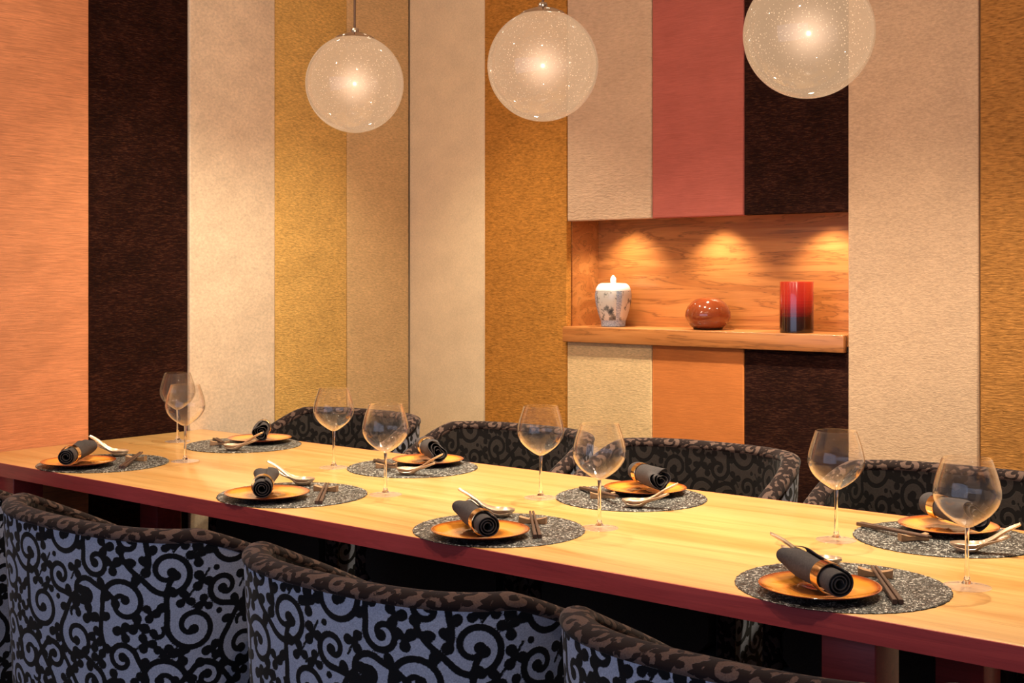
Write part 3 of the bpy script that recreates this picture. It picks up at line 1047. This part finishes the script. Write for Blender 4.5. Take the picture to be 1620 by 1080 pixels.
# ------------------------------------------------------------------ objects on the niche shelf
def jar_mat():
    m, nt, out = new_mat('painted_porcelain')
    b = principled(nt, out, (0.75, 0.72, 0.68), 0.15)
    tc = nn(nt, 'ShaderNodeTexCoord')
    sx = nn(nt, 'ShaderNodeSeparateXYZ')
    nt.links.new(tc.outputs['Object'], sx.inputs[0])
    nz = nn(nt, 'ShaderNodeTexNoise', i_Scale=26.0, i_Detail=4.0, i_Roughness=0.6)
    nt.links.new(tc.outputs['Object'], nz.inputs['Vector'])
    flower = ramp(nt, nz.outputs[0], [(0.49, (1, 1, 1)), (0.54, (0.35, 0.38, 0.40)), (0.64, (0.10, 0.12, 0.15))])
    # four upright bands at the corners, a fret band at the foot
    ang = math_n(nt, 'ARCTAN2', sx.outputs[1], sx.outputs[0])
    band = math_n(nt, 'COSINE', math_n(nt, 'MULTIPLY', math_n(nt, 'ADD', ang, 0.93), 4.0))
    bandm = ramp(nt, band, [(0.80, (0, 0, 0)), (0.84, (1, 1, 1))])
    v2 = nn(nt, 'ShaderNodeTexNoise', i_Scale=240.0, i_Detail=2.0)
    nt.links.new(tc.outputs['Object'], v2.inputs['Vector'])
    speck = ramp(nt, v2.outputs[0], [(0.35, (0.16, 0.19, 0.26)), (0.65, (0.40, 0.42, 0.46))])
    footm = ramp(nt, sx.outputs[2], [(0.0235, (1, 1, 1)), (0.0245, (0, 0, 0))])
    body = mix_col(nt, 1.0, (0.50, 0.45, 0.40), flower, 'MULTIPLY')
    c = mix_col(nt, bandm, body, speck)
    c = mix_col(nt, footm, c, speck)
    nt.links.new(c, b.inputs['Base Color'])
    return m
M['jar'] = jar_mat()
M['porcelain'] = plain('lit_white_porcelain', (0.78, 0.77, 0.76), 0.12, 0, 0.02)  # white of lid and shoulder is strong lamp light put into the colour
def squarish(r, a, z):
    return (r * (1 - 0.035 * math.cos(4 * (a + 0.25))), z)
jar = thing('ginger_jar', 'white and blue-grey painted porcelain jar with a lid on the niche shelf', 'jar', (-2.862, 4.085, NICHE_Z0), 0.3)
put('body', lathe_mesh('body', [(0, 0.001), (0.043, 0), (0.0455, 0.002), (0.0475, 0.0225), (0.049, 0.026), (0.0555, 0.045), (0.0625, 0.070), (0.0680, 0.095), (0.0700, 0.115), (0.0695, 0.128), (0.0675, 0.138), (0, 0.1385)], 64, False, 40, squarish), M['jar'], jar)
lid = put('lid', lathe_mesh('lid', [(0, 0.139), (0.0672, 0.1390), (0.0665, 0.144), (0.0625, 0.154), (0.0565, 0.162), (0.050, 0.1665), (0.046, 0.168), (0, 0.169)], 64, False, 40, squarish), M['porcelain'], jar, label='lid and shoulder, whitened by painted lamp light')
put('knob', lathe_mesh('knob', [(0, 0.169), (0.0105, 0.169), (0.011, 0.171), (0.0122, 0.178), (0.0112, 0.186), (0.007, 0.1935), (0.003, 0.1985), (0, 0.199)], 32), M['porcelain'], lid)

M['copper_glaze'] = plain('copper_brown_glaze', (0.20, 0.040, 0.012), 0.10, 0.0, 0.10, 30, **{'Coat Weight': 0.5})
M['black_glaze'] = plain('black_brown_glaze', (0.02, 0.006, 0.004), 0.2)
vase = thing('squat_vase', 'low round copper-brown glazed vase in the middle of the niche shelf', 'vase', (-2.433, 4.075, NICHE_Z0))
put('body', lathe_mesh('body', [(0, 0.0065), (0.055, 0.0065), (0.069, 0.0165), (0.079, 0.035), (0.0835, 0.050), (0.0825, 0.064), (0.075, 0.083), (0.061, 0.100), (0.045, 0.111), (0.030, 0.1155), (0.0265, 0.116), (0.025, 0.1145), (0.040, 0.107), (0.055, 0.094), (0.070, 0.074), (0.076, 0.052), (0.063, 0.028), (0, 0.022)], 64, False, 60), M['copper_glaze'], vase)
put('foot', lathe_mesh('foot', [(0, 0), (0.051, 0), (0.053, 0.002), (0.0545, 0.006), (0, 0.0062)], 48), M['black_glaze'], vase)

def cyl_mat():
    m, nt, out = new_mat('red_black_lacquer')
    b = principled(nt, out, (0.5, 0.02, 0.015), 0.16)
    b.inputs['Coat Weight'].default_value = 0.6
    tc = nn(nt, 'ShaderNodeTexCoord')
    sx = nn(nt, 'ShaderNodeSeparateXYZ')
    nt.links.new(tc.outputs['Object'], sx.inputs[0])
    nz = nn(nt, 'ShaderNodeTexNoise', i_Scale=1.0, i_Detail=3.0)
    nt.links.new(obj_coords(nt, (6, 6, 260)), nz.inputs['Vector'])
    h = math_n(nt, 'ADD', math_n(nt, 'MULTIPLY', sx.outputs[2], 5.5), math_n(nt, 'MULTIPLY', math_n(nt, 'SUBTRACT', nz.outputs[0], 0.5), 0.22))
    c = ramp(nt, h, [(0.0, (0.006, 0.002, 0.002)), (0.26, (0.020, 0.004, 0.003)), (0.42, (0.16, 0.006, 0.006)), (0.62, (0.36, 0.014, 0.010)), (1.0, (0.46, 0.034, 0.014))])
    nt.links.new(c, b.inputs['Base Color'])
    return m
M['lacquer'] = cyl_mat()
cyl = put('cylinder_vase', lathe_mesh('cylinder_vase', [(0, 0.0), (0.0555, 0.0), (0.0575, 0.002), (0.058, 0.01), (0.058, 0.174), (0.0572, 0.1765), (0.0555, 0.1765), (0.0545, 0.174), (0.0545, 0.012), (0, 0.010)], 72, False, 40), M['lacquer'], None, (-2.062, 4.045, NICHE_Z0))
tag(cyl, 'tall cylindrical vase fading from red to black on the niche shelf', 'vase')

# ------------------------------------------------------------------ pendant globes
def globe_mat():
    """seeded, lightly frosted lamp glass with its inner glow put in"""
    m, nt, out = new_mat('seeded_lamp_glass')
    tr = nn(nt, 'ShaderNodeBsdfTransparent')
    tr.inputs[0].default_value = (1.0, 0.97, 0.92, 1)
    em = nn(nt, 'ShaderNodeEmission')  # scattered lamp light put in as emission of the shell itself
    v = obj_coords(nt, (1, 1, 1))
    vo = nn(nt, 'ShaderNodeTexVoronoi', i_Scale=150.0)
    nt.links.new(v, vo.inputs['Vector'])
    seeds = ramp(nt, vo.outputs['Distance'], [(0.13, (1, 1, 1)), (0.22, (0, 0, 0))])
    nz = nn(nt, 'ShaderNodeTexNoise', i_Scale=7.0, i_Detail=4.0)
    nt.links.new(v, nz.inputs['Vector'])
    seeds = math_n(nt, 'MULTIPLY', seeds, ramp(nt, nz.outputs[0], [(0.34, (0, 0, 0)), (0.50, (1, 1, 1))]))
    em.inputs[0].default_value = (0.57, 0.35, 0.20, 1)
    nt.links.new(math_n(nt, 'ADD', math_n(nt, 'MULTIPLY', seeds, 1.1), 1.0), em.inputs[1])
    mx = nn(nt, 'ShaderNodeMixShader')
    lw = nn(nt, 'ShaderNodeLayerWeight')
    lw.inputs[0].default_value = 0.5
    edge = math_n(nt, 'POWER', lw.outputs['Facing'], 3.0)
    fac = math_n(nt, 'ADD', math_n(nt, 'ADD', math_n(nt, 'MULTIPLY', edge, 0.24), 0.46), math_n(nt, 'MULTIPLY', seeds, 0.3))
    nt.links.new(fac, mx.inputs[0])
    nt.links.new(tr.outputs[0], mx.inputs[1])
    nt.links.new(em.outputs[0], mx.inputs[2])
    gl = nn(nt, 'ShaderNodeBsdfGlossy')
    gl.inputs['Roughness'].default_value = 0.03
    m2 = nn(nt, 'ShaderNodeMixShader')
    nt.links.new(math_n(nt, 'ADD', math_n(nt, 'MULTIPLY', math_n(nt, 'POWER', lw.outputs['Facing'], 4.0), 0.5), 0.03), m2.inputs[0])
    nt.links.new(mx.outputs[0], m2.inputs[1])
    nt.links.new(gl.outputs[0], m2.inputs[2])
    nt.links.new(m2.outputs[0], out.inputs['Surface'])
    return m
M['globe'] = globe_mat()

def halo_mat(R):  # glow and halo round the lamp centre, put in as an emitting volume
    m, nt, out = new_mat('bulb_halo_glow')
    tc = nn(nt, 'ShaderNodeTexCoord')
    ln = nn(nt, 'ShaderNodeVectorMath', operation='LENGTH')
    nt.links.new(tc.outputs['Object'], ln.inputs[0])
    f = math_n(nt, 'SUBTRACT', 1.0, math_n(nt, 'DIVIDE', ln.outputs['Value'], R))
    f.node.use_clamp = True
    f = math_n(nt, 'POWER', f, 2.5)
    e = nn(nt, 'ShaderNodeEmission')
    e.inputs[0].default_value = (1.0, 0.66, 0.46, 1)
    nt.links.new(math_n(nt, 'MULTIPLY', f, 20.0), e.inputs[1])
    nt.links.new(e.outputs[0], out.inputs['Volume'])
    return m
HALO_R = 0.095
M['bulb_halo'] = halo_mat(HALO_R)

GR = 0.134
GLOBE_ME = lathe_mesh('globe', [(GR * math.cos(t), GR * math.sin(t)) for t in [(-90 + 156 * k / 48) * math.pi / 180 for k in range(49)]], 96, False, 80)
CAP_ME = lathe_mesh('cap', [(0.0, 0.152), (0.010, 0.152), (0.012, 0.146), (0.012, 0.140), (0.030, 0.137), (0.050, 0.1285), (0.0565, 0.1225), (0.0575, 0.1205), (0.052, 0.1195), (0, 0.1195)], 64, False, 40)
HALO_ME = lathe_mesh('bulb_halo', [(max(HALO_R * math.cos(t), 0), HALO_R * math.sin(t)) for t in [(-90 + 180 * k / 24) * math.pi / 180 for k in range(25)]], 40, False, 90)
SOCKET_ME = lathe_mesh('socket', [(0, 0.060), (0.013, 0.060), (0.014, 0.064), (0.014, 0.105), (0.010, 0.119), (0, 0.119)], 24)
ROSE_ME = lathe_mesh('ceiling_rose', [(0, -0.030), (0.008, -0.030), (0.010, -0.024), (0.045, -0.018), (0.055, -0.004), (0.055, 0.0), (0, 0.0)], 40)
for (gx, gz, lab) in ((-2.569, 1.836, 'hazy seeded glass globe pendant, leftmost and smallest looking of three'),
                      (-1.913, 1.817, 'seeded glass globe pendant with chrome cap, middle of three'),
                      (-1.214, 1.811, 'seeded glass globe pendant, rightmost, its top cut off by the picture')):
    p = thing('pendant_lamp', lab, 'pendant lamp', (gx, 2.435, gz), 0, 'glass globe pendants over the table')
    put('globe', GLOBE_ME, M['globe'], p)
    put('cap', CAP_ME, M['chrome'], p)
    put('bulb_halo', HALO_ME, M['bulb_halo'], p)
    put('cord', tube_mesh('cord', [(0, 0, 0.152), (0.001, 0, 0.4), (-0.001, 0.001, 0.7), (0, 0, CEIL - gz - 0.03)], 0.0032, 8), M['cord'], p)
    put('ceiling_rose', ROSE_ME, M['chrome'], p, (0, 0, CEIL - gz))
    light('globe_light', 'POINT', (0, 0, 0), GLOBE_W, AMBER, 0.0, p)

# ------------------------------------------------------------------ recessed ceiling lamps
TRIM_ME = lathe_mesh('trim_ring', [(0.040, -0.001), (0.058, -0.003), (0.062, 0.0), (0.040, 0.006)], 40, True, 50)
LENS_ME = lathe_mesh('lens', [(0, 0.002), (0.040, 0.002), (0.040, 0.004), (0, 0.004)], 32)
def downlight(x, y, power, angle, blend, label, aim=(0, 0, -1), rad=0.03, col=WARM):
    t = thing('recessed_downlight', label, 'downlight', (x, y, CEIL - 0.006), 0, 'recessed ceiling lamps')
    put('trim_ring', TRIM_ME, M['chrome'], t)
    put('lens', LENS_ME, M['lens'], t)
    light('downlight_beam', 'SPOT', (0, 0, -0.012), power, col, rad, t, aim, angle, blend)
for k, (x, y, w) in enumerate(((-3.2, 2.6, 0.62), (-3.12, 3.28, 0.62), (-2.34, 3.14, 1.0), (-1.60, 3.14, 1.0), (-0.86, 3.14, 1.0))):
    downlight(x, y, SPOT_W * w, SPOT_ANGLE, SPOT_BLEND, 'recessed ceiling lamp over the far table edge, number %s from left wall' % ('one', 'two', 'three', 'four', 'five')[k])
for k, (x, y) in enumerate(((-2.6, 1.2), (-1.0, 1.2))):  # unseen wash lamps added to brighten the upper walls
    downlight(x, y, WASH_W, 150, 0.6, 'unseen wash lamp added over the near chairs, %s one' % ('left', 'right')[k], aim=(-0.25, 0.9, -0.9), col=AMBER)
